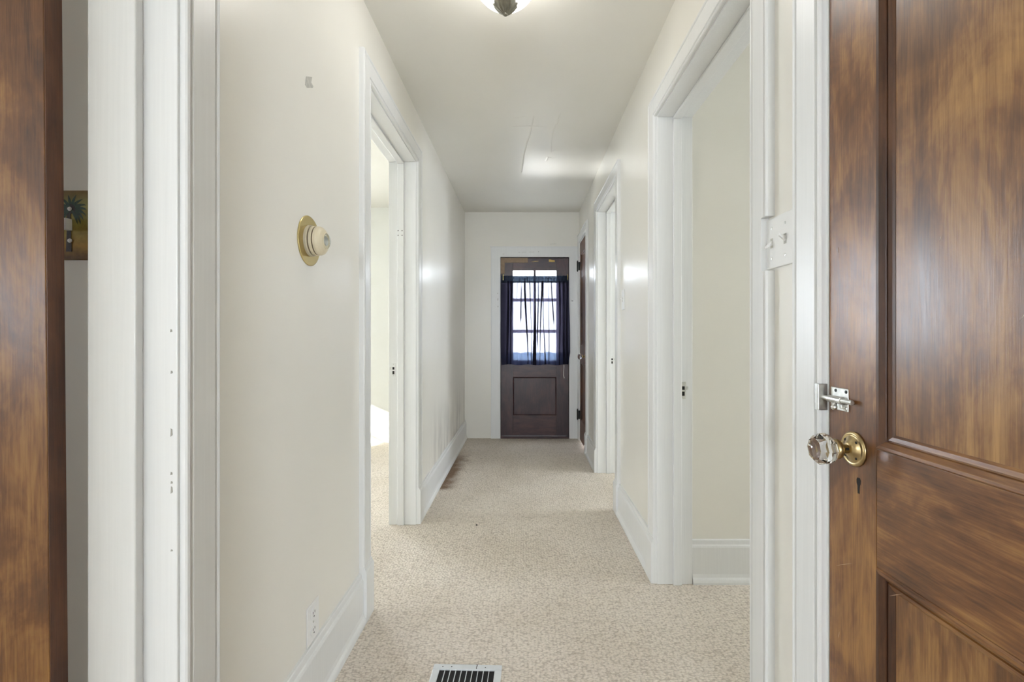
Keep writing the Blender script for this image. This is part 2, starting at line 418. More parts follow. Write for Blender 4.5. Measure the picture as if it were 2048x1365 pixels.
room_wall('wall_bedroom_near', XO_L, XLB, 1.38, 1.50, 'near wall of the sunny left bedroom')
window_wall('wall_bedroom_far', 'y', 5.10, 1, XO_L, XLB, ('bedroom_far',), 'bright far wall of the sunny left bedroom with a patch of sun', paint_wall('bedroom_far_paint', (0.70, 0.705, 0.665), 0.5))
room_wall('wall_right_room_far', XRB, XO_R, 2.214, 2.33, 'greyish cream wall seen through the nearest doorway on the right', M_WALL)
room_wall('wall_right_room_near', XRB, XO_R, 1.02, 1.12, 'near wall of the right room')
room_wall('wall_closet_near', XRB, XO_R, -0.06, 0.04, 'wall behind the closed wooden door')
room_wall('wall_right_bedroom_far', XRB, XO_R, 4.30, 4.42, 'far wall of the second right room')
room_wall('wall_right_front', XRB, XO_R, -1.62, -1.50, 'front wall of the room right of the hall')
tag(mk('ground', bx(-14, 14, YE+0.3, 24, -0.35, -0.05), M_PAVE), 'pale pavement outside the back door', 'ground', kind='structure')
# panes in the side rooms' windows
for i, (k, (ax, pl, a0, a1, z0, z1, inw)) in enumerate(WINDOWS.items()):
    root = empty('window_%d' % (i+1), ((pl, (a0+a1)/2, z0) if ax == 'x' else ((a0+a1)/2, pl, z0)),
                 'window of a side room out of view, number %d round the house' % (i+1), 'window', kind='structure')
    o = -Vector(inw)*0.07; t_ = 0.022
    def wb(u0, u1, q0, q1, d=t_, off=0.07):
        s = -1 if inw[0] > 0 or inw[1] > 0 else 1
        p0, p1 = pl+s*(off-d), pl+s*(off+d)
        return bx(p0, p1, u0, u1, q0, q1) if ax == 'x' else bx(u0, u1, p0, p1, q0, q1)
    m_ = (z0+z1)/2
    bm = B()
    for r_ in ((a0, a0+.05, z0, z1), (a1-.05, a1, z0, z1), (a0+.05, a1-.05, z0, z0+.05), (a0+.05, a1-.05, z1-.05, z1), (a0+.05, a1-.05, m_-.02, m_+.02)):
        s = -1 if inw[0] > 0 or inw[1] > 0 else 1
        p0, p1 = pl+s*.05, pl+s*.09
        if ax == 'x': box(bm, p0, p1, r_[0], r_[1], r_[2], r_[3])
        else: box(bm, r_[0], r_[1], p0, p1, r_[2], r_[3])
    mk('sash', bm, M_TRIM, root)
    mk('pane', wb(a0+.05, a1-.05, z0+.05, m_-.02, .002), M_PANE, root)
    mk('pane', wb(a0+.05, a1-.05, m_+.02, z1-.05, .002), M_PANE, root)

# ------------------------------------------------------------------ door trim
CW, RV = 0.095, 0.006
CASING = [(0, 0), (0, .014), (.002, .0175), (.006, .019), (.010, .0175), (.0125, .0140), (.0155, .0140), (.0180, .0185),
          (.078, .0205), (.0805, .0165), (.0835, .0165), (.0860, .0205), (.0905, .0220), (.0935, .0205), (.095, .017), (.095, 0)]
def casing_part(mapf, u0, u1, v0, v1, side, prof=CASING):
    def pt(u, v, o, h, su, sv): return mapf(u+su*o, v+sv*o, h)
    bm = B()
    if side == 'a': A = [pt(u0, v0, o, h, -1, 0) for o, h in prof]; C = [pt(u0, v1, o, h, -1, 1) for o, h in prof]
    elif side == 'b': A = [pt(u1, v0, o, h, 1, 0) for o, h in prof]; C = [pt(u1, v1, o, h, 1, 1) for o, h in prof]
    else: A = [pt(u0, v1, o, h, -1, 1) for o, h in prof]; C = [pt(u1, v1, o, h, 1, 1) for o, h in prof]
    return sweep(bm, A, C)
TRIM_LABEL = {
    'L1': 'wide white door trim and jamb beside the open wooden door, nearest on the left',
    'L2': 'white door trim around the open doorway to the sunny bedroom on the left',
    'R0': 'white door trim framing the closed wooden door with the glass knob',
    'R1': 'white door trim of the nearest open doorway on the right, notched for the switch plate',
    'R2': 'white door trim of the second open doorway on the right',
    'R3': 'narrow white door trim around the far closet door on the right',
}
TRIM = {}
NOTCH = (1.318, 1.454)
for ti, (k, (wl, a, b)) in enumerate(OPEN.items()):
    x0 = XL if wl == 'L' else XR; mp = mapL(x0) if wl == 'L' else mapR(x0); s = 1 if wl == 'L' else -1   # s: towards hall
    hd = HEADS[k]; xb = XLB if wl == 'L' else XRB
    root = empty('trim_%d' % (ti+1), (x0, (a+b)/2, 0), TRIM_LABEL[k], 'door trim', kind='structure'); TRIM[k] = root
    ph = 0.225 if wl == 'L' else 0.208
    lo = 0.0 if k in ('L1', 'R0') else ph
    far_edge_clip = k == 'R3'
    if k == 'R1':
        def leg_piece(z0, z1, prof, mitre):
            A = [mp(a-RV-o, z0, h) for o, h in prof]
            C = [mp(a-RV-o, (hd+RV+o) if mitre else z1, h) for o, h in prof]
            return sweep(B(), A, C)
        NARROW = [p for p in CASING if p[0] <= .0185] + [(.0655, .0202), (.0665, .0195), (.0665, 0)]
        leg = mk('casing_leg', leg_piece(lo, NOTCH[0], CASING, False), M_TRIM, root)
        mk('casing_leg', leg_piece(NOTCH[0], NOTCH[1], NARROW, False), M_TRIM, root)
        mk('casing_leg', leg_piece(NOTCH[1], hd, CASING, True), M_TRIM, root)
    else:
        mk('casing_leg', casing_part(mp, a-RV, b+RV, lo, hd+RV, 'a'), M_TRIM, root)
    mk('casing_leg', casing_part(mp, a-RV, b+RV, lo if not far_edge_clip else 0, hd+RV, 'b'), M_TRIM, root)
    mk('head_casing', casing_part(mp, a-RV, b+RV, lo, hd+RV, 'h'), M_TRIM, root)
    xf, xr = x0+s*0.004, xb-s*0.010                       # jamb from hall face to room face
    mk('jamb', bx(xf, xr, a-JT, a, 0, hd+JT), M_TRIM, root, bevel=.002)
    mk('jamb', bx(xf, xr, b, b+JT, 0, hd+JT), M_TRIM, root, bevel=.002)
    mk('head_jamb', bx(xf, xr, a, b, hd, hd+JT), M_TRIM, root, bevel=.002)
    if k in ('R0', 'R3'): s0, s1 = x0+s*-.034-s*.004, x0-s*.075
    elif k == 'L1': s0, s1 = XL-.0600, XL-.150
    else: s0, s1 = x0-s*.068, x0-s*.108
    st = .019 if k == 'L1' else .012
    mk('stop', bx(s0, s1, a, a+st, 0, hd-st), M_TRIM, root, bevel=.003)
    mk('stop', bx(s0, s1, b-st, b, 0, hd-st), M_TRIM, root, bevel=.003)
    mk('head_stop', bx(s0, s1, a, b, hd-st, hd), M_TRIM, root, bevel=.003)
    if lo:
        sides = [(a-RV-CW, a-RV)] + ([(b+RV, b+RV+CW)] if not far_edge_clip else [])
        for y0, y1 in sides:
            bm = B(); P = [(0, 0), (.031, 0), (.031, ph-.022), (.0285, ph-.016), (.0245, ph-.012), (.0225, ph), (0, ph)]
            sweep(bm, [mp(y0, v, h) for h, v in P], [mp(y1, v, h) for h, v in P])
            mk('plinth_block', bm, M_TRIM, root, bevel=.0015)

def strike(root, xc, ysurf, zc, bare):
    """plate let into a far jamb: faces -y"""
    p = mk('strike_plate', bx(xc-.012, xc+.012, ysurf-.0022, ysurf+.002, zc-.040, zc+.040), M_STEEL if bare else M_TRIM, root, bevel=.0008)
    mk('latch_hole', bx(xc-.006, xc+.006, ysurf-.0028, ysurf, zc+.002, zc+.018), M_HOLE, p)
    mk('bolt_hole', bx(xc-.006, xc+.006, ysurf-.0028, ysurf, zc-.026, zc-.006), M_HOLE, p)
    mk('lip', bx(xc-.022 if xc < 0 else xc+.012, xc-.012 if xc < 0 else xc+.022, ysurf-.0022, ysurf+.002, zc+.002, zc+.018), M_STEEL, p)
    for dz in (-.034, .034): mk('screw', lathe([(0, 0), (.003, 0), (.0025, .0006), (0, .0008)], (xc, ysurf-.0022, zc+dz), (0, -1, 0), 10), M_STEEL, p)
strike(TRIM['L2'], -.793, 2.880, .945, False)
strike(TRIM['R1'], .741, 2.190, .902, True)
strike(TRIM['R2'], .742, 3.955, .945, False)
for dx, dz in ((0, 0), (.024, 0), (0, .028), (.024, .028)):
    mk('nail_hole', lathe([(0, 0), (.0032, 0), (.0022, .0006), (0, .0007)], (-.762+dx, 2.8680, 1.765+dz), (0, -1, 0), 8), M_HOLE, TRIM['L2'])

M_WORN = plain('worn_paint_grey', (0.33, 0.32, 0.29), 0.7, vary=0.25)
def paint_chip(root, pts, d):
    bm = B(); sweep(bm, pts, [tuple(Vector(p)+Vector(d)) for p in pts]); mk('paint_chip', bm, M_WORN, root)
for px, py, h_ in ((343, 745, .006), (342.5, 866, .016), (342.5, 948, .006), (343, 966, .005), (343, 981, .014), (343, 1102, .004), (342, 662, .006)):
    x_ = (px-VPX)*.894/FPX; z_ = CAMZ-(py-VPY)*.894/FPX
    paint_chip(TRIM['L1'], [(x_-.0022, .8949, z_-h_/2), (x_+.0020, .8949, z_-h_*.3), (x_+.0012, .8949, z_+h_*.4), (x_-.0015, .8949, z_+h_/2)], (0, -.0004, 0))
# end door casing
ECW = 0.106; sc_ = ECW/CW
ECAS = [(0, 0), (0, .018), (.003, .020), (.100, .020), (.102, .024), (.106, .024), (.106, 0)]
te = empty('trim_7', ((EX0+EX1)/2, YE, 0), 'chipped white trim around the dark back door at the end', 'door trim', kind='structure')
me_ = mapE(YE)
mk('casing_leg', casing_part(me_, EX0, EX1, 0, EHEAD, 'a', ECAS), M_TRIM, te)
mk('casing_leg', casing_part(me_, EX0, EX1, 0, EHEAD, 'b', ECAS), M_TRIM, te)
mk('head_casing', casing_part(me_, EX0, EX1, 0, EHEAD, 'h', [(o*1.12, h) for o, h in ECAS]), M_TRIM, te)
mk('jamb', bx(EX0-JT, EX0, YE-.002, YE+.15, 0, EHEAD+JT), M_END_V, te)
mk('jamb', bx(EX1, EX1+JT, YE-.002, YE+.15, 0, EHEAD+JT), M_END_V, te)
mk('head_jamb', bx(EX0, EX1, YE-.002, YE+.15, EHEAD, EHEAD+JT), M_END_H, te)
for sx0, sx1 in ((EX0, EX0+.022), (EX1-.022, EX1)): mk('stop', bx(sx0, sx1, YE+.066, YE+.090, .022, EHEAD), M_END_V, te)
mk('head_stop', bx(EX0+.022, EX1-.022, YE+.066, YE+.090, EHEAD-.022, EHEAD), M_END_H, te)
mk('threshold', bx(EX0, EX1, YE-.02, YE+.13, 0, .0245), M_END_H, te, bevel=.004)
mk('hook', lathe([(0, 0), (.011, 0), (.011, .004), (.006, .007), (.006, .016), (.010, .022), (.007, .028), (0, .030)], (.548, YE-.020, 1.545), (0, -1, 0), 16), M_PLATE, te, smooth=True)
for x0_, x1_, z_, h_ in ((-.060, -.035, 2.085, .003), (-.020, .030, 2.087, .0025), (.060, .120, 2.088, .003), (.165, .172, 2.089, .008), (-.235, -.215, 2.066, .003), (-.290, -.284, 1.545, .03), (-.289, -.283, 1.47, .018), (-.292, -.287, 1.62, .012)):
    paint_chip(te, [(x0_, YE-.0200, z_), (x1_, YE-.0200, z_+.0006), (x1_, YE-.0200, z_+h_), (x0_, YE-.0200, z_+h_*.7)], (0, -.0004, 0))
tag(mk('nail', tube([(.30, YE, 2.178), (.30, YE-.012, 2.178), (.345, YE-.016, 2.181), (.37, YE-.016, 2.1815)], .0022, 6), M_STEEL, origin=(.30, YE, 2.178)),
    'bent nail in the wall just above the back door trim', 'nail')

# ------------------------------------------------------------------ baseboards
BASE = [(0, 0), (.030, 0), (.030, .010), (.027, .020), (.021, .030), (.018, .045), (.018, .168), (.0155, .176), (.012, .180), (.0105, .198), (.008, .201), (0, .201)]
def baseboard(name, mapf, runs, label):
    root = empty(name, mapf((runs[0][0]+runs[0][1])/2, 0, 0), label, 'baseboard', kind='structure')
    for u0, u1 in runs:
        mk('board', sweep(B(), [mapf(u0, v, h) for h, v in BASE], [mapf(u1, v, h) for h, v in BASE]), M_TRIM, root)
def cas_out(k): _, a, b = OPEN[k]; return a-RV-CW, b+RV+CW
baseboard('baseboard_left', mapL(XL), [(-1.4, cas_out('L1')[0]), (cas_out('L1')[1], cas_out('L2')[0]), (cas_out('L2')[1], YE)], 'tall white baseboard along the left wall of the hall')
baseboard('baseboard_right', mapR(XR), [(-1.4, cas_out('R0')[0]), (cas_out('R0')[1], cas_out('R1')[0]), (cas_out('R1')[1], cas_out('R2')[0]), (cas_out('R2')[1], cas_out('R3')[0])], 'tall white baseboard along the right wall of the hall')
baseboard('baseboard_right_room', mapE(2.214), [(XRB+.012, XO_R)], 'white baseboard in the room through the nearest right doorway')
baseboard('baseboard_bedroom', mapE(5.10), [(XO_L, XLB)], 'sunlit white baseboard in the bedroom on the left')

# ------------------------------------------------------------------ panelled doors
def knob_set(root, mapf, u, v, parts='glass', flip=1):
    n = Vector(mapf(0, 0, 1))-Vector(mapf(0, 0, 0)); c = Vector(mapf(u, v, 0))
    k = mk('knob', lathe([(.0125, .036), (.0185, .040), (.0265, .049), (.0300, .058), (.0295, .066), (.0215, .076), (.0150, .0785), (0, .0785)], c, n, 8), M_CRYSTAL, root, recalc=True)
    mk('rosette', lathe([(.0325, 0), (.0325, .003), (.0300, .0055), (.0270, .0060), (.0255, .0045), (.0240, .0065), (.0160, .0095), (.0130, .012), (.0110, .014), (0, .014)], c, n, 40), M_BRASS, k, smooth=True)
    mk('collar', lathe([(.0085, .012), (.0085, .024), (.0110, .026), (.0175, .030), (.0190, .034), (.0180, .0395), (.0150, .0425), (.0125, .0440), (0, .0440)], c, n, 32), M_BRASS, k, smooth=True)
    mk('set_screw', lathe([(.0025, 0), (.0025, .0025), (0, .0027)], c+n*.019+Vector((0, -.0075, .0015)), (0, -1, .2), 10), M_HOLE, k)
    for q in range(4):
        th = PI/4+q*PI/2; d = Vector(mapf(math.cos(th), math.sin(th), 0))-Vector(mapf(0, 0, 0))
        mk('screw', lathe([(.0028, 0), (.0026, .0012), (0, .0016)], c+d*.0205+n*.0070, n, 10), M_HOLE, k)
    return k
def key_slot(root, mapf, u, v):
    bm = B(); P = [(-.0022, -.016), (.0022, -.016), (.0026, -.002), (.0048, .003), (.0050, .009), (.0030, .013), (-.0030, .013), (-.0050, .009), (-.0048, .003), (-.0026, -.002)]
    sweep(bm, [mapf(u+a, v+b, .0005) for a, b in P], [mapf(u+a, v+b, -.002) for a, b in P])
    return mk('keyhole', bm, M_HOLE, root)
STICK = [(0, -.0002), (0, -.012), (-.030, -.012), (-.030, -.010), (-.026, -.0075), (-.0195, -.0055), (-.0185, -.0080), (-.0165, -.0080), (-.0155, -.0040), (-.008, .0025), (-.003, .0030)]
def moulding(mapf, u0, u1, v0, v1, side, prof=STICK):
    cs = {'l': ((u0, v0, -1, -1), (u0, v1, -1, 1)), 'r': ((u1, v0, 1, -1), (u1, v1, 1, 1)), 't': ((u0, v1, -1, 1), (u1, v1, 1, 1)), 'b': ((u0, v0, -1, -1), (u1, v0, 1, -1))}[side]
    L = [[mapf(u+su*o, v+sv*o, h) for o, h in prof] for u, v, su, sv in cs]
    return sweep(B(), L[0], L[1])
def panel_door(root, mapf, u0, u1, z0, z1, rails, thick, mats, stile=.120, bot=None, prof=STICK):
    """rails: list of (v0,v1) from the bottom up; panels fill between; face at h=0, slab goes to h=-thick"""
    mv, mh, mpn, mmd = mats
    def slab(a, b, c, d, h0, h1): 
        p, q = mapf(a, c, h0), mapf(b, d, h1); return bx(p[0], q[0], p[1], q[1], p[2], q[2])
    mk('stile', slab(u0, u0+stile, z0, z1, -thick, 0), mv, root, bevel=.0015)
    mk('stile', slab(u1-stile, u1, z0, z1, -thick, 0), mv, root, bevel=.0015)
    for v0, v1 in rails: mk('rail', slab(u0+stile, u1-stile, v0, v1, -thick, -.0003), mh, root, bevel=.0012)
    for (a, b), (c, d) in zip(rails, rails[1:]):
        mk('panel', slab(u0+stile-.008, u1-stile+.008, b-.008, c+.008, -thick+.008, -.0105), mpn, root)
        for sd in 'lrtb': mk('moulding', moulding(mapf, u0+stile, u1-stile, b, c, sd, prof), mmd if sd in 'lr' else mh, root)

# near right: closed wooden door with the glass knob
d1 = empty('door_1', (XR-.004, .555, 0), 'large stained wooden door with glass knob, closed, filling the right edge', 'door', kind='structure')
m1 = mapR(XR-.004)
panel_door(d1, m1, .153, .957, .012, 2.170, [(.012, .235), (.750, .957), (2.06, 2.170)], .036, (M_WOOD_V, M_WOOD_H, M_WOOD_P, M_WOOD_MD), stile=.128)
knob_set(d1, m1, .884, .944)
key_slot(d1, m1, .873, .880)
# surface bolt: plate on the door, keeper on the casing
bp_ = mk('barrel_bolt', bx(XR-.0062, XR-.0040, .899, .950, 1.010, 1.054), M_STEEL, d1, bevel=.003)
mk('bolt_barrel', tube([(XR-.0125, .906, 1.031), (XR-.0125, .945, 1.031)], .0072, 16), M_STEEL, bp_, smooth=False, bevel=.001)
mk('bolt_rod', tube([(XR-.0125, .878, 1.031), (XR-.0125, .9635, 1.031)], .0048, 14), M_STEEL, bp_, bevel=.0008)
mk('bolt_handle', lathe([(.003, 0), (.003, .010), (.0055, .013), (.0060, .017), (.004, .020), (0, .021)], (XR-.0125, .921, 1.031), (-.45, -.1, -1), 14), M_STEEL, bp_, smooth=True)
mk('guide', bx(XR-.0140, XR-.0062, .906, .913, 1.016, 1.024), M_STEEL, bp_, bevel=.001)
for yy, zz in ((.904, 1.048), (.934, 1.048), (.905, 1.016), (.940, 1.015)):
    mk('screw', lathe([(.0034, 0), (.0030, .0010), (0, .0014)], (XR-.0062, yy, zz), (-1, 0, 0), 10), M_BLACK if zz > 1.03 else M_STEEL, bp_)
kp = mk('keeper', bx(XR-.0225, XR-.0025, .9625, .9650, 1.004, 1.058), M_STEEL, d1, bevel=.0008)
mk('keeper_lip', bx(XR-.0225, XR-.0205, .9650, .9760, 1.004, 1.058), M_STEEL, kp, bevel=.0006)

M_SCR = plain('pale_scratched_wood', (0.42, 0.29, 0.19), 0.5)
for (y0_, z0_, y1_, z1_) in ((.936, .700, .890, .727), (.930, .560, .926, .575), (.80, .715, .77, .735), (.93, 1.32, .93, 1.33), (.60, 1.175, .585, 1.195), (.715, 1.30, .712, 1.308)):
    d_ = Vector((0, y1_-y0_, z1_-z0_)).normalized(); n_ = Vector((0, -d_.z, d_.y))*.0006; x_ = XR-.0043 if not (.30 < y0_ < .829 and z0_ > .957) else XR+.0063
    bm = B(); P_ = [Vector((x_, y0_, z0_))+n_*.3, Vector((x_, (y0_+y1_)/2, (z0_+z1_)/2))+n_, Vector((x_, y1_, z1_)), Vector((x_, (y0_+y1_)/2, (z0_+z1_)/2))-n_]
    sweep(bm, P_, [p_+Vector((.0003, 0, 0)) for p_ in P_]); mk('scratch', bm, M_SCR, d1)

# far right closet door
d2 = empty('door_2', (XR-.004, 4.912, 0), 'narrow brown closet door at the far end of the right wall', 'door', kind='structure')
m2 = mapR(XR-.004)
panel_door(d2, m2, 4.638, 5.187, .012, 2.165, [(.012, .235), (.860, 1.040), (2.035, 2.165)], .036, (M_WOOD_ED, M_WOOD_ED, M_WOOD_ED, M_WOOD_MD), stile=.105)
knob_set(d2, m2, 4.695, .945)
key_slot(d2, m2, 4.690, 1.00)
for zc in (1.915, .285):
    h = mk('hinge', bx(XR-.0225, XR-.0035, 5.165, 5.186, zc-.045, zc+.045), M_BLACK, d2, bevel=.001)
    mk('hinge_pin', lathe([(0, -.062), (.004, -.058), (.0075, -.052), (.0075, .052), (.0045, .058), (.0050, .062), (0, .066)], (XR-.030, 5.192, zc), (0, 0, 1), 14), M_BLACK, h)

# open door on the left, hinge edge towards the hall
DLX = -.840
d3 = empty('door_3', (DLX, .833, 0), 'scuffed brown wooden door standing open at the left edge', 'door', kind='structure')
m3 = mapE(.833)
panel_door(d3, m3, DLX-.780, DLX, .012, 2.170, [(.012, .235), (.750, .957), (2.06, 2.170)], .045, (M_WOOD_V, M_WOOD_HX, M_WOOD_P, M_WOOD_MD), stile=.128)
mk('hinge_edge', bx(DLX, DLX+.0012, .8340, .8770, .012, 2.170), M_WOOD_ED, d3)
d3.rotation_euler = (0, -.0075, .24); d3.location.x += .0087

# back door at the end of the hall
d4 = empty('door_4', (.127, YE+.02, 0), 'dark mahogany back door with six glass panes over one panel', 'door', kind='structure')
FY = YE+.022; m4 = mapE(FY)
def dbox(x0, x1, z0, z1, h0=-.040, h1=0.0): return bx(x0, x1, FY-h1, FY-h0, z0, z1)
GX = [(-.118, .112), (.140, .371)]; GZ = [(.871, 1.185), (1.219, 1.539), (1.573, 1.887)]
dx0, dx1 = EX0+.004, EX1-.004
mk('stile', dbox(dx0, GX[0][0], .026, 2.028), M_END_V, d4, bevel=.0015)
mk('stile', dbox(GX[1][1], dx1, .026, 2.028), M_END_V, d4, bevel=.0015)
mk('rail', dbox(GX[0][0], GX[1][1], .026, .253), M_END_H, d4, bevel=.0015)
mk('rail', dbox(GX[0][0], GX[1][1], .685, GZ[0][0]), M_END_H, d4, bevel=.0015)
mk('rail', dbox(GX[0][0], GX[1][1], GZ[2][1], 2.028), M_END_H, d4, bevel=.0015)
mk('panel', dbox(GX[0][0]-.006, GX[1][1]+.006, .247, .691, -.030, -.012), M_END_V, d4)
STICK2 = [(0, -.0005), (0, -.014), (-.012, -.014), (-.012, -.012), (-.004, -.003)]
for sd in 'lrtb': mk('moulding', moulding(m4, GX[0][0], GX[1][1], .253, .685, sd, STICK2), M_END_H, d4)
mk('muntin', dbox(GX[0][1], GX[1][0], GZ[0][0], GZ[2][1], -.034, -.002), M_END_V, d4, bevel=.004)
for (a, b), (c, d) in zip(GZ, GZ[1:]):
    for g0, g1 in GX: mk('muntin', dbox(g0, g1, b, c, -.034, -.003), M_END_H, d4, bevel=.004)
for g0, g1 in GX:
    for q0, q1 in GZ: mk('pane', dbox(g0, g1, q0, q1, -.022, -.018), M_PANE, d4)
# peeling weatherstrip and bare wood at the top of the door
mk('weatherstrip', bx(EX0+.001, .050, FY-.006, FY-.001, 1.975, 2.031), M_TAN, d4, bevel=.002)
mk('weatherstrip', bx(EX0+.001, -.212, FY-.006, FY-.001, 1.850, 1.975), M_TAN, d4, bevel=.002)
bm = B(); P = [(.285, 1.985), (.352, 1.983), (.352, 2.004), (.325, 2.006), (.300, 2.012), (.285, 2.012)]
sweep(bm, [(x, FY-.0035, z) for x, z in P], [(x, FY-.0005, z) for x, z in P]); mk('bare_patch', bm, M_YEL, d4)
bm = B(); P = [(.085, 1.986), (.170, 1.990), (.165, 1.994), (.120, 1.993)]
sweep(bm, [(x, FY-.0035, z) for x, z in P], [(x, FY-.0005, z) for x, z in P]); mk('bare_patch', bm, M_YEL, d4)

# ------------------------------------------------------------------ curtain, rod and cord
CY = YE-.050
sc = (CY)/FPX
def cx(px): return (px-VPX)*sc
def cz(py): return CAMZ-(py-VPY)*sc
cur = empty('curtain', (cx(1070), CY, cz(730)), 'dark navy sheer cafe curtain gathered over the back door glass', 'curtain')
FOLDS = [  # (x at top, x at bottom, width, start t, end t)
    (1016, 1014, .010, 0, 1), (1022, 1021, .012, .0, 1), (1034, 1034.5, .003, .0, .30), (1043.5, 1040, .008, .1, .52), (1050, 1056, .010, 0, 1), (1060, 1063.5, .006, 0, 1),
    (1069.5, 1069.5, .018, 0, 1), (1076, 1075, .006, 0, .8), (1083.5, 1079.5, .008, 0, 1), (1086, 1090, .009, 0, 1), (1098, 1097, .004, .1, 1), (1103, 1112, .006, 0, .55),
    (1119, 1120, .010, 0, 1), (1127, 1129, .012, .0, 1), (1134, 1135, .008, 0, 1)]
def curtain_row(t, y_off=0.0, extra=0.0):
    """polyline across the cloth at height t (0 top, 1 bottom)"""
    le = 1002.5 - 1.2*math.sin(t*2.6) + (1.2 if t > .93 else 0); re = 1137.5 + 2.8*max(0, math.sin((t-.15)*2.4)) - (3.0*max(0, t-.86)/.14)
    fs = sorted((a+(b-a)*t**1.3+.8*math.sin(t*5+i), w, t0, t1, i) for i, (a, b, w, t0, t1) in enumerate(FOLDS))
    pts = []; prev = le
    for x, w, t0, t1, i in fs:
        k = min(1, max(0, (t-t0)/.08+.4))*min(1, max(0, (t1-t)/.06+.0)) if t1 < 1 else min(1, max(0, (t-t0)/.08+.4))
        ww = w*1.45*k*(.95+.45*math.sin(t*4.1+i*1.7))
        X = cx(x)
        m = (cx(prev)+X)/2
        pts += [(m, -.004*math.sin(i*2.3+t*3))]
        pts += [(X-.004-ww*.4, .0), (X+ww*.5, -.004-.5*ww), (X+ww*.1, -.0045-.62*ww), (X-ww*.5, -.005-.5*ww), (X-ww*.1, -.0055-.85*ww), (X+.005+ww*.4, -.001)]
        prev = x
    pts = [(cx(le), .004)] + pts + [(cx(re), .006)]
    return [(x, CY+y+y_off, cz(553+177*t+extra)+.004*math.sin(x*30)*t) for x, y in pts]
def cloth(rows):
    bm = B(); R = [[bm.verts.new(p) for p in r] for r in rows]
    for a, b in zip(R, R[1:]):
        for i in range(len(a)-1): bm.faces.new((a[i], a[i+1], b[i+1], b[i]))
    return bm
NR = 46
mk('fabric', cloth([curtain_row(.055+.945*i/NR) for i in range(NR+1)]), M_SHEER, cur, smooth=True, recalc=False)
def hem_row(q):
    lo_, hi_ = curtain_row(.862, .003), curtain_row(1.0, .003); out = []
    for i, (p, r_) in enumerate(zip(lo_, hi_)):
        top = Vector(p)+Vector((0, 0, .010*abs(math.sin(p[0]*26+.6))-.006)); out.append(tuple(top.lerp(Vector(r_), q)))
    return out
hm = mk('hem', cloth([hem_row(i/6) for i in range(7)]), M_HEM, cur, smooth=True, recalc=False)
# gathered pocket on the rod
def pocket(front):
    rows = []
    for j in range(7):
        v = j/6; r = []
        for i in range(221):
            u = i/220; X = cx(1002.0+135*u)
            g = .0022*math.sin(u*150+1.5*math.sin(u*37))+.0016*math.sin(u*61)
            bulge = .010*math.sin(PI*v)
            r.append((X, CY-.002+(-bulge-g if front else bulge*.8+g*.6), cz(552+14*v)+.0015*math.sin(u*90)))
        rows.append(r)
    return cloth(rows)
mk('rod_pocket', pocket(True), M_SHEER_HEM, cur, smooth=True, recalc=False)
mk('rod_pocket', pocket(False), M_SHEER_HEM, cur, smooth=True, recalc=False)
rod = mk('rod', tube([(cx(1003), CY-.002, cz(558)), (cx(1137), CY-.002, cz(558))], .0040, 10), M_BRASS, cur)
for px in (1006.5, 1135):
    mk('bracket', tube([(cx(px), YE-.019 if px > 1100 and False else FY, cz(551)), (cx(px), CY-.010, cz(550)), (cx(px), CY-.014, cz(556)), (cx(px), CY-.010, cz(561))], .0055, 8), M_GOLD, rod)
tag(mk('pull_cord', tube([(cx(1127.5), CY+.012, cz(700)), (cx(1128), CY+.012, cz(735)), (cx(1126.8), CY+.010, cz(750)), (cx(1128.5), CY+.010, cz(757))], [.0022, .0022, .0026, .0045], 8), M_CORD, origin=(cx(1128), CY+.012, cz(757))),
    'short white pull cord hanging below the navy curtain', 'cord')

# ------------------------------------------------------------------ ceiling lamp
LX, LY = -.067, 1.75
lamp = empty('ceiling_lamp', (LX, LY, ZC), 'glowing white glass bowl ceiling lamp with a shell finial', 'ceiling lamp')
mk('pan', lathe([(0, 0), (.135, 0), (.140, -.008), (.137, -.024), (.130, -.034), (0, -.034)], (LX, LY, ZC), (0, 0, 1), 48), M_PEWTER, lamp, smooth=True)
prof = [(.126*math.cos(q*PI/2/16), -.034-.132*math.sin(q*PI/2/16)) for q in range(17)]
prof[-1] = (0, -.166)
mk('bowl', lathe(prof, (LX, LY, ZC), (0, 0, 1), 56), M_LAMP, lamp, smooth=True)
def flute(r, d, th):
    k = min(1, r/.046); return r*(1+.085*k*math.cos(th*13)), d+.0045*k*math.cos(th*13)
fp = [(.043, -.150), (.047, -.152), (.046, -.157), (.040, -.166), (.031, -.175), (.021, -.183), (.012, -.188), (.009, -.190)]
fn = mk('finial', lathe(fp, (LX, LY, ZC), (0, 0, 1), 156, flute), M_PEWTER, lamp, smooth=True)
mk('finial_tip', lathe([(.009, -.188), (.0095, -.192), (.008, -.196), (.004, -.1985), (0, -.1995)], (LX, LY, ZC), (0, 0, 1), 20), M_PEWTER, fn, smooth=True)

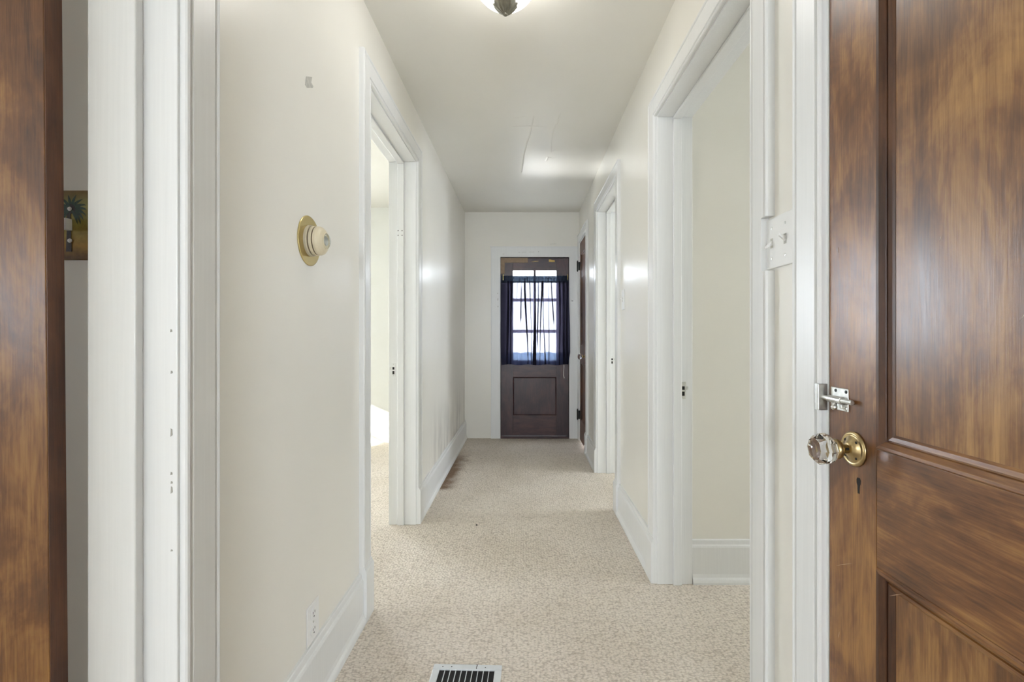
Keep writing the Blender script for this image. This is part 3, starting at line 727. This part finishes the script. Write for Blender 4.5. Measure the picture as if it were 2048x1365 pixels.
# ------------------------------------------------------------------ thermostat
TY, TZ = 1.452, 1.447
th = empty('thermostat', (XL, TY, TZ), 'round brass and ivory dial thermostat on the left wall', 'thermostat')
c = (XL, TY, TZ)
mk('backplate', lathe([(.0765, 0), (.0765, .002), (.0750, .0032), (.0730, .0036), (0, .0036)], c, (1, 0, 0), 56), M_GOLD, th, smooth=False)
mk('base_ring', lathe([(.0475, .0036), (.0478, .011), (.0470, .0132), (.0425, .0135), (0, .0135)], c, (1, 0, 0), 48), M_IVORY, th, smooth=False)
mk('dial_ring', lathe([(.041, .0160), (.0452, .0165), (.0455, .0175), (.0455, .0245), (.0448, .0255), (.041, .0258), (0, .0258)], c, (1, 0, 0), 48), M_IVORY, th, smooth=False)
M_GAP = plain('brown_shadow_gap', (0.085, 0.060, 0.035), 0.8)
for d0_, d1_ in ((.0125, .0165), (.0255, .0300)):
    mk('groove', lathe([(.0425, d0_), (.0425, d1_)], c, (1, 0, 0), 48), M_GAP, th)
cap = mk('cap', lathe([(.041, .0283), (.0438, .0285), (.0442, .0295), (.0440, .036), (.0415, .042), (.035, .048), (.027, .0515), (.0245, .0525), (.0235, .0505), (0, .0505)], c, (1, 0, 0), 48), M_IVORY, th, smooth=False)
mk('bezel', lathe([(.0250, .0515), (.0250, .0545), (.0232, .0555), (.0225, .0520)], c, (1, 0, 0), 40), M_IVORY, cap)
mk('lens', lathe([(.0225, .0515), (.0225, .055), (.0190, .0595), (.0120, .0630), (.0055, .0643), (0, .0647)], c, (1, 0, 0), 32), M_PANE, cap, smooth=True)
mk('dial_face', lathe([(.0200, .0503), (.0200, .0512), (.0150, .0516), (.0140, .0540), (0, .0545)], c, (1, 0, 0), 32), M_STEEL, cap)

# peeled patch on the left wall above the thermostat
def onL(px, py, x=XL): y = -x*FPX/(VPX-px); return (x, y, CAMZ-(py-VPY)*y/FPX)
P = [(612, 153), (623.5, 154), (622, 165), (626, 173), (625, 176), (614, 176), (610, 170), (611, 160)]
bm = B(); sweep(bm, [onL(*p) for p in P], [tuple(Vector(onL(*p))+Vector((.0012, 0, 0))) for p in P])
tag(mk('torn_tape', bm, M_CHIP, origin=onL(618, 165)), 'small torn grey tape scrap stuck on the left wall', 'tape')

# ------------------------------------------------------------------ wall outlet (left) and switches
ou = empty('wall_outlet', (XL, 1.472, .262), 'white duplex wall outlet just above the left baseboard', 'outlet')
mk('cover_plate', bx(XL, XL+.0045, 1.432, 1.513, .203, .323), M_PLATE, ou, bevel=.003)
for zc in (.289, .238):
    r_ = mk('receptacle', lathe([(.0185, .0040), (.0185, .0062), (.0175, .0068), (0, .0068)], (XL, 1.472, zc), (1, 0, 0), 28), M_PLATE, ou)
    for dy in (-.006, .006): mk('slot', bx(XL+.0066, XL+.0071, 1.472+dy-.0011, 1.472+dy+.0011, zc, zc+.008), M_HOLE, r_)
    mk('ground_hole', lathe([(.0026, .0068), (.0026, .0072), (0, .0072)], (XL, 1.472, zc-.008), (1, 0, 0), 10), M_HOLE, r_)
mk('screw', lathe([(.0033, .0045), (.003, .0056), (0, .006)], (XL, 1.472, .2635), (1, 0, 0), 12), M_STEEL, ou)

def toggle(parent, c, nrm, up, m=M_PLATE):
    c = Vector(c); n = Vector(nrm)
    side = Vector((0, 0, 1)).cross(n)
    bm = B(); A = [c+side*a*.0050+Vector((0, 0, b*.012)) for a, b in ((-1, -1), (1, -1), (1, 1), (-1, 1))]
    sweep(bm, A, [p+n*.0008 for p in A]); fr = mk('toggle_slot', bm, M_CHIP, parent)
    s = 1 if up else -1; bm = B()
    A = [c+side*a*.0045+Vector((0, 0, b*.0060)) for a, b in ((-1, -1), (1, -1), (1, 1), (-1, 1))]
    C = [c+n*.0155+side*a*.0036+Vector((0, 0, s*.0100+b*.0030)) for a, b in ((-1, -1), (1, -1), (1, 1), (-1, 1))]
    sweep(bm, A, C); mk('toggle', bm, m, parent, bevel=.001)
sw = empty('light_switch', (XR, 1.146, 1.386), 'white double light switch plate wedged between two door trims on the right', 'light switch')
mk('cover_plate', bx(XR, XR-.0055, 1.0675, 1.2040, 1.323, 1.449), M_PLATE, sw, bevel=.003)
for yy, up in ((1.176, False), (1.116, True)):
    toggle(sw, (XR-.0055, yy, 1.386), (-1, 0, 0), up)
    for dz in (-.038, .038): mk('screw', lathe([(.0034, 0), (.0030, .0009), (0, .0012)], (XR-.0055, yy, 1.386+dz), (-1, 0, 0), 12), M_STEEL, sw)
s2 = empty('wall_switch', (XR, 2.935, 1.378), 'narrow white switch plate on the right wall beside the second doorway', 'light switch')
mk('cover_plate', bx(XR, XR-.0075, 2.900, 2.972, 1.315, 1.441), M_PLATE, s2, bevel=.003)
toggle(s2, (XR-.0075, 2.936, 1.378), (-1, 0, 0), True)
# palm tree plate on the shaded wall
PX, PY_, PZ = -.958, 1.000, 1.3895
pp = empty('palm_switch_plate', (PX, PY_, PZ), 'yellow switch plate printed with a green palm tree, behind the open door', 'switch plate')
mk('cover_plate', bx(PX-.041, PX+.041, PY_-.0050, PY_, PZ-.0735, PZ+.0735), M_PALM, pp, bevel=.002)
yp = PY_-.0052
bm = B(); P = [(-.006, -.056), (.006, -.056), (.004, .0), (.003, .028), (-.005, .028), (-.004, .0)]
sweep(bm, [(PX+a, yp-.0004, PZ+b) for a, b in P], [(PX+a, yp+.0004, PZ+b) for a, b in P]); mk('printed_trunk', bm, M_TRUNK, pp)
bm = B(); P = [(-.009+.014*math.cos(q*PI/5)+.009, .034+.011*math.sin(q*PI/5)) for q in range(10)]
sweep(bm, [(PX+a, yp-.0005, PZ+b) for a, b in P], [(PX+a, yp+.0004, PZ+b) for a, b in P]); mk('printed_crown', bm, M_TRUNK, pp)
FR = [(95, .030, .2), (78, .032, -.3), (60, .033, -.7), (40, .036, -.9), (22, .038, -.9), (6, .038, -1.0), (-12, .038, -1.0), (-30, .040, -.9), (-48, .036, -.6), (118, .030, .4), (140, .034, .8), (165, .036, 1.0), (190, .036, 1.0), (215, .036, .8)]
for i, (ang, ln, cv) in enumerate(FR):
    a0 = math.radians(ang); up_, dn = [], []
    for q in range(7):
        u = q/6; a_ = a0+cv*u*.9; 
        if q == 0: x_, z_ = 0.004, .034; pts_ = [(x_, z_)]
        else: x_ += math.cos(a_)*ln/6; z_ += math.sin(a_)*ln/6; pts_.append((x_, z_))
        wd_ = .0030*math.sin(PI*min(.98, .12+u*.86)); nx, nz = -math.sin(a_), math.cos(a_)
        cl = lambda p: (max(-.0365, min(.0365, p[0])), max(-.066, min(.066, p[1])))
        up_.append(cl((x_+nx*wd_, z_+nz*wd_))); dn.append(cl((x_-nx*wd_, z_-nz*wd_)))
    bm = B(); yo = yp-.0002-.00004*i
    vs_ = [[bm.verts.new((PX+x, yo, PZ+z)) for x, z in row] for row in (up_, dn)]
    for q in range(6): bm.faces.new((vs_[0][q], vs_[0][q+1], vs_[1][q+1], vs_[1][q]))
    mk('printed_frond', bm, M_FROND, pp)
bm = bx(PX-.0035, PX+.0075, yp-.014, yp, PZ-.012, PZ+.012); mk('toggle', bm, M_PLATE, pp, bevel=.001)
for dz in (-.033, .034): mk('screw', lathe([(.0048, 0), (.0040, .0018), (0, .0024)], (PX+.002, yp, PZ+dz), (0, -1, 0), 14), M_PLATE, pp)

# ------------------------------------------------------------------ floor register
RG = (-.196, 1.565, 0)
rg = empty('floor_register', RG, 'grey metal floor heating register set in the carpet, bottom of frame', 'floor vent')
def rb(x0, x1, y0, y1, z0, z1): return bx(RG[0]+x0, RG[0]+x1, RG[1]+y0, RG[1]+y1, z0, z1)
w2, d2_ = .119, .085
mk('frame', rb(-w2, w2, d2_-.026, d2_, 0, .006), M_REG, rg, bevel=.002)
mk('frame', rb(-w2, w2, -d2_, -d2_+.026, 0, .006), M_REG, rg, bevel=.002)
mk('frame', rb(-w2, -w2+.024, -d2_+.026, d2_-.026, 0, .006), M_REG, rg, bevel=.002)
mk('frame', rb(w2-.024, w2, -d2_+.026, d2_-.026, 0, .006), M_REG, rg, bevel=.002)
mk('dark_well', rb(-w2+.024, w2-.024, -d2_+.026, d2_-.026, .0004, .0012), M_HOLE, rg)
for i in range(9):
    x = -w2+.024+.0190*(i+1); mk('vane', rb(x-.0011, x+.0011, -d2_+.026, d2_-.026, .0012, .0052), M_REG, rg)
for x in (-.086, -.055, .062): mk('screw_hole', lathe([(.0022, 0), (.0018, .0004), (0, .0005)], (RG[0]+x, RG[1]+d2_-.014, .006), (0, 0, 1), 8), M_HOLE, rg)
bm = B(); P = [(.000, d2_), (.003, d2_), (.004, d2_-.008), (.002, d2_-.014), (.003, d2_-.022), (.0005, d2_-.022), (.000, d2_-.014), (.0015, d2_-.007)]
sweep(bm, [(RG[0]+.030+a, RG[1]+b, .0058) for a, b in P], [(RG[0]+.030+a, RG[1]+b, .0064) for a, b in P]); mk('crack', bm, M_HOLE, rg)
rg.rotation_euler = (0, 0, -.030)
tag(mk('lint_speck', lathe([(.004, .0), (.007, .002), (.005, .005), (0, .006)], (-.285, 2.87, 0), (0, 0, 1), 7), M_HOLE, origin=(-.285, 2.87, 0)), 'tiny black speck lying on the carpet in mid hall', 'lint')

# ------------------------------------------------------------------ peeling paint ridges on the ceiling
def onC(px, py): y = (ZC-CAMZ)*FPX/(VPY-py); return Vector(((px-VPX)*y/FPX, y, ZC))
def ridge(pts, w):
    P = [onC(*p) for p in pts]; bm = B(); rows = []
    for i, p in enumerate(P):
        d = (P[min(i+1, len(P)-1)]-P[max(i-1, 0)]).normalized(); s = Vector((-d.y, d.x, 0))
        rows.append([p+s*w, p+Vector((0, 0, -.0022)), p-s*w])
    R = [[bm.verts.new(q) for q in r] for r in rows]
    for a, b in zip(R, R[1:]):
        for k in range(2): bm.faces.new((a[k], a[k+1], b[k+1], b[k]))
    return mk('paint_crack', bm, M_CEIL, ceiling)
ridge([(1043, 345), (1048, 310), (1054, 285), (1060, 268), (1068, 232)], .006)
ridge([(1102, 305), (1103, 285), (1106, 262), (1115, 245), (1121, 226)], .006)
ridge([(1025, 253), (1060, 252), (1095, 254)], .005)
ridge([(1030, 236), (1052, 233)], .005)
ridge([(1092, 322), (1096, 314), (1104, 316), (1112, 313)], .010)
ridge([(1104, 303), (1110, 300), (1118, 301)], .008)
